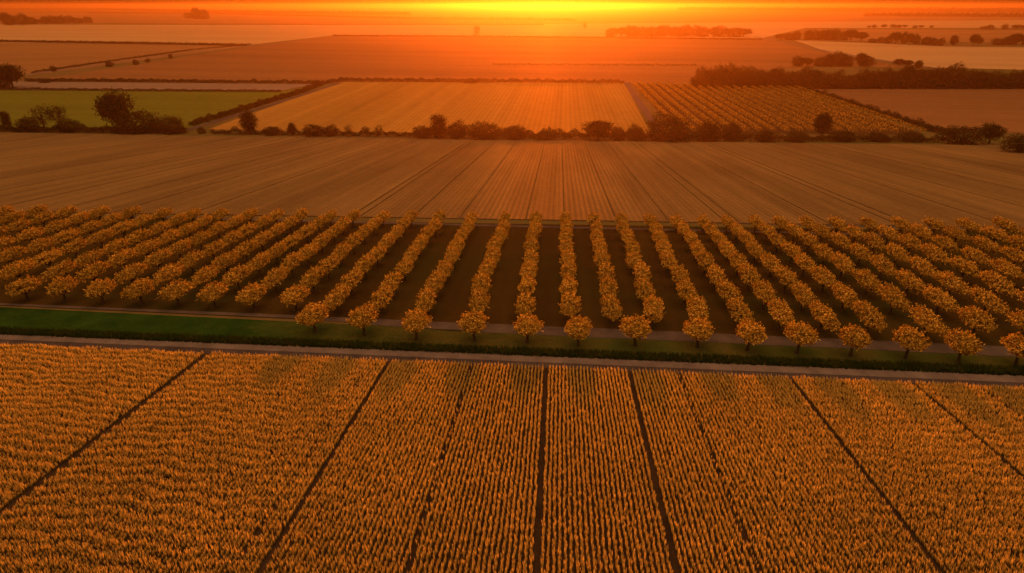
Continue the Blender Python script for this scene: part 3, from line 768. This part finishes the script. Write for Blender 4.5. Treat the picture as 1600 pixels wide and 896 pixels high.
# ------------------------------------------------------------------ the far orchard: small trees in close rows (past counting at this distance)
def far_orchard():
    r = np.random.default_rng(5)
    a, b, c, d = P(1062, 208), P(1445, 211), P(1238, 138), P(988, 131)   # front-left, front-right, back-right, back-left
    nr = 19
    pos, dr = [], []
    for k in range(nr):
        s = k / (nr - 1)
        p, q = d * (1 - s) + c * s, a * (1 - s) + b * s
        L = np.linalg.norm((q - p)[:2]); nt = int(L / 4.6)
        for i in range(nt):
            t = (i + .5) / nt
            ctr = p + (q - p) * t + np.array([r.uniform(-.3, .3), r.uniform(-.3, .3), 0])
            m = 70
            dd = unit(r.normal(size=(m, 3)) * [1, 1, .9] + [0, 0, .35])
            pos.append(ctr + [0, 0, 2.1] + dd * np.array([1.6, 2.3, 1.4]) * (r.uniform(.4, 1, m) ** .5)[:, None]); dr.append(dd * .7 + r.normal(0, .6, (m, 3)) + [0, 0, .3])
    pos, dr = np.concatenate(pos), np.concatenate(dr)
    n = len(pos); g = Geo(); g.add(*leaves(pos, dr, r.uniform(.36, .66, n), r.uniform(.25, .42, n), r))
    o = link('far_orchard_trees', g.mesh('far_orchard_trees'), M['leaf_orchard'])
    tag(o, 'close golden rows of small trees in the far orchard beyond the hedgerow', 'orchard', None, 'stuff')
    ngon('far_orchard_turf', [a, b, c, d], 0.25, mat_ground('far_orchard_earth', (0.045, 0.026, 0.010), (0.075, 0.042, 0.016), 0.05, fine=0.5), 'brown turf under the far orchard')
far_orchard()

# ------------------------------------------------------------------ light, sky, air
TOP_GLOW = 0.36  # strength of the added overhead glow
SUN_EL, SUN_AZ = R(5.0), R(2.7)
sv = Vector((math.sin(SUN_AZ) * math.cos(SUN_EL), math.cos(SUN_AZ) * math.cos(SUN_EL), math.sin(SUN_EL)))
sl = bpy.data.lights.new('sun', 'SUN'); sl.energy = 1.3; sl.angle = R(0.8); sl.color = (1.0, 0.23, 0.02)
so = bpy.data.objects.new('sun', sl); COL.objects.link(so)
so.rotation_euler = (-sv).to_track_quat('-Z', 'Y').to_euler(); so.location = (0, 0, 200)

w = bpy.data.worlds.new('World'); scene.world = w; w.use_nodes = True
nt = w.node_tree; nt.nodes.clear()
sky = nt.nodes.new('ShaderNodeTexSky'); sky.sky_type = 'NISHITA'; sky.sun_disc = False
sky.sun_elevation = SUN_EL; sky.sun_rotation = SUN_AZ; sky.altitude = 100; sky.air_density = 1.6; sky.dust_density = 7.0; sky.ozone_density = 1.0
bg = nt.nodes.new('ShaderNodeBackground'); bg.inputs['Strength'].default_value = 0.075
out = nt.nodes.new('ShaderNodeOutputWorld')
nt.links.new(mix_rgb(nt, 1.0, sky.outputs[0], (1.0, 0.56, 0.30), 'MULTIPLY'), bg.inputs['Color'])
# warm overhead glow added to the sky to light tree tops from above
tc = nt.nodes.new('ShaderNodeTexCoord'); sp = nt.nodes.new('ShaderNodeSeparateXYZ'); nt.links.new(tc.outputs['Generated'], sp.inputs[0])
top_glow = ramp(nt, sp.outputs['Z'], [(0.5, (0, 0, 0)), (0.88, (1.0, 0.49, 0.18))])
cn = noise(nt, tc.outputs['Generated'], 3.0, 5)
cl = nt.nodes.new('ShaderNodeBackground'); nt.links.new(top_glow, cl.inputs['Color'])
nt.links.new(math_n(nt, 'MULTIPLY', math_n(nt, 'MULTIPLY_ADD', cn, 0.8, 0.6), TOP_GLOW), cl.inputs['Strength'])
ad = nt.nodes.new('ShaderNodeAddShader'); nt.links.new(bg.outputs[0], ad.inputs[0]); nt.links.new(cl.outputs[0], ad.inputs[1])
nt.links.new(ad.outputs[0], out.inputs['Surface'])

m, nt, out = new_mat('evening_haze')
pv = nt.nodes.new('ShaderNodeVolumePrincipled')
pv.inputs['Color'].default_value = (0.61, 0.29, 0.115, 1)
pv.inputs['Density'].default_value = 0.00012
pv.inputs['Anisotropy'].default_value = 0.82
nt.links.new(pv.outputs[0], out.inputs['Volume'])
x0, x1, y0, y1, z0, z1 = -41000, 41000, -3100, 46000, ZPLAIN - 1.5, CAMZ + 25
V = [(x, y, z) for z in (z0, z1) for y in (y0, y1) for x in (x0, x1)]
# the box also covers the hilltop behind the camera
hz = link('haze', py_mesh('haze', V, [(0, 2, 3, 1), (4, 5, 7, 6), (0, 1, 5, 4), (2, 6, 7, 3), (0, 4, 6, 2), (1, 3, 7, 5)]), m)
tag(hz, 'warm evening haze lying over the whole plain', 'haze', None, 'stuff')

# ------------------------------------------------------------------ render settings
scene.view_settings.view_transform = 'Standard'
scene.view_settings.look = 'None'
scene.view_settings.exposure = 2.2
scene.view_settings.gamma = 1.0
scene.view_settings.use_curve_mapping = False
cy = scene.cycles
cy.use_denoising = True
cy.max_bounces = 6; cy.diffuse_bounces = 3; cy.transmission_bounces = 3; cy.volume_bounces = 0; cy.transparent_max_bounces = 4
cy.use_adaptive_sampling = True; cy.adaptive_threshold = 0.02
cy.caustics_reflective = False; cy.caustics_refractive = False
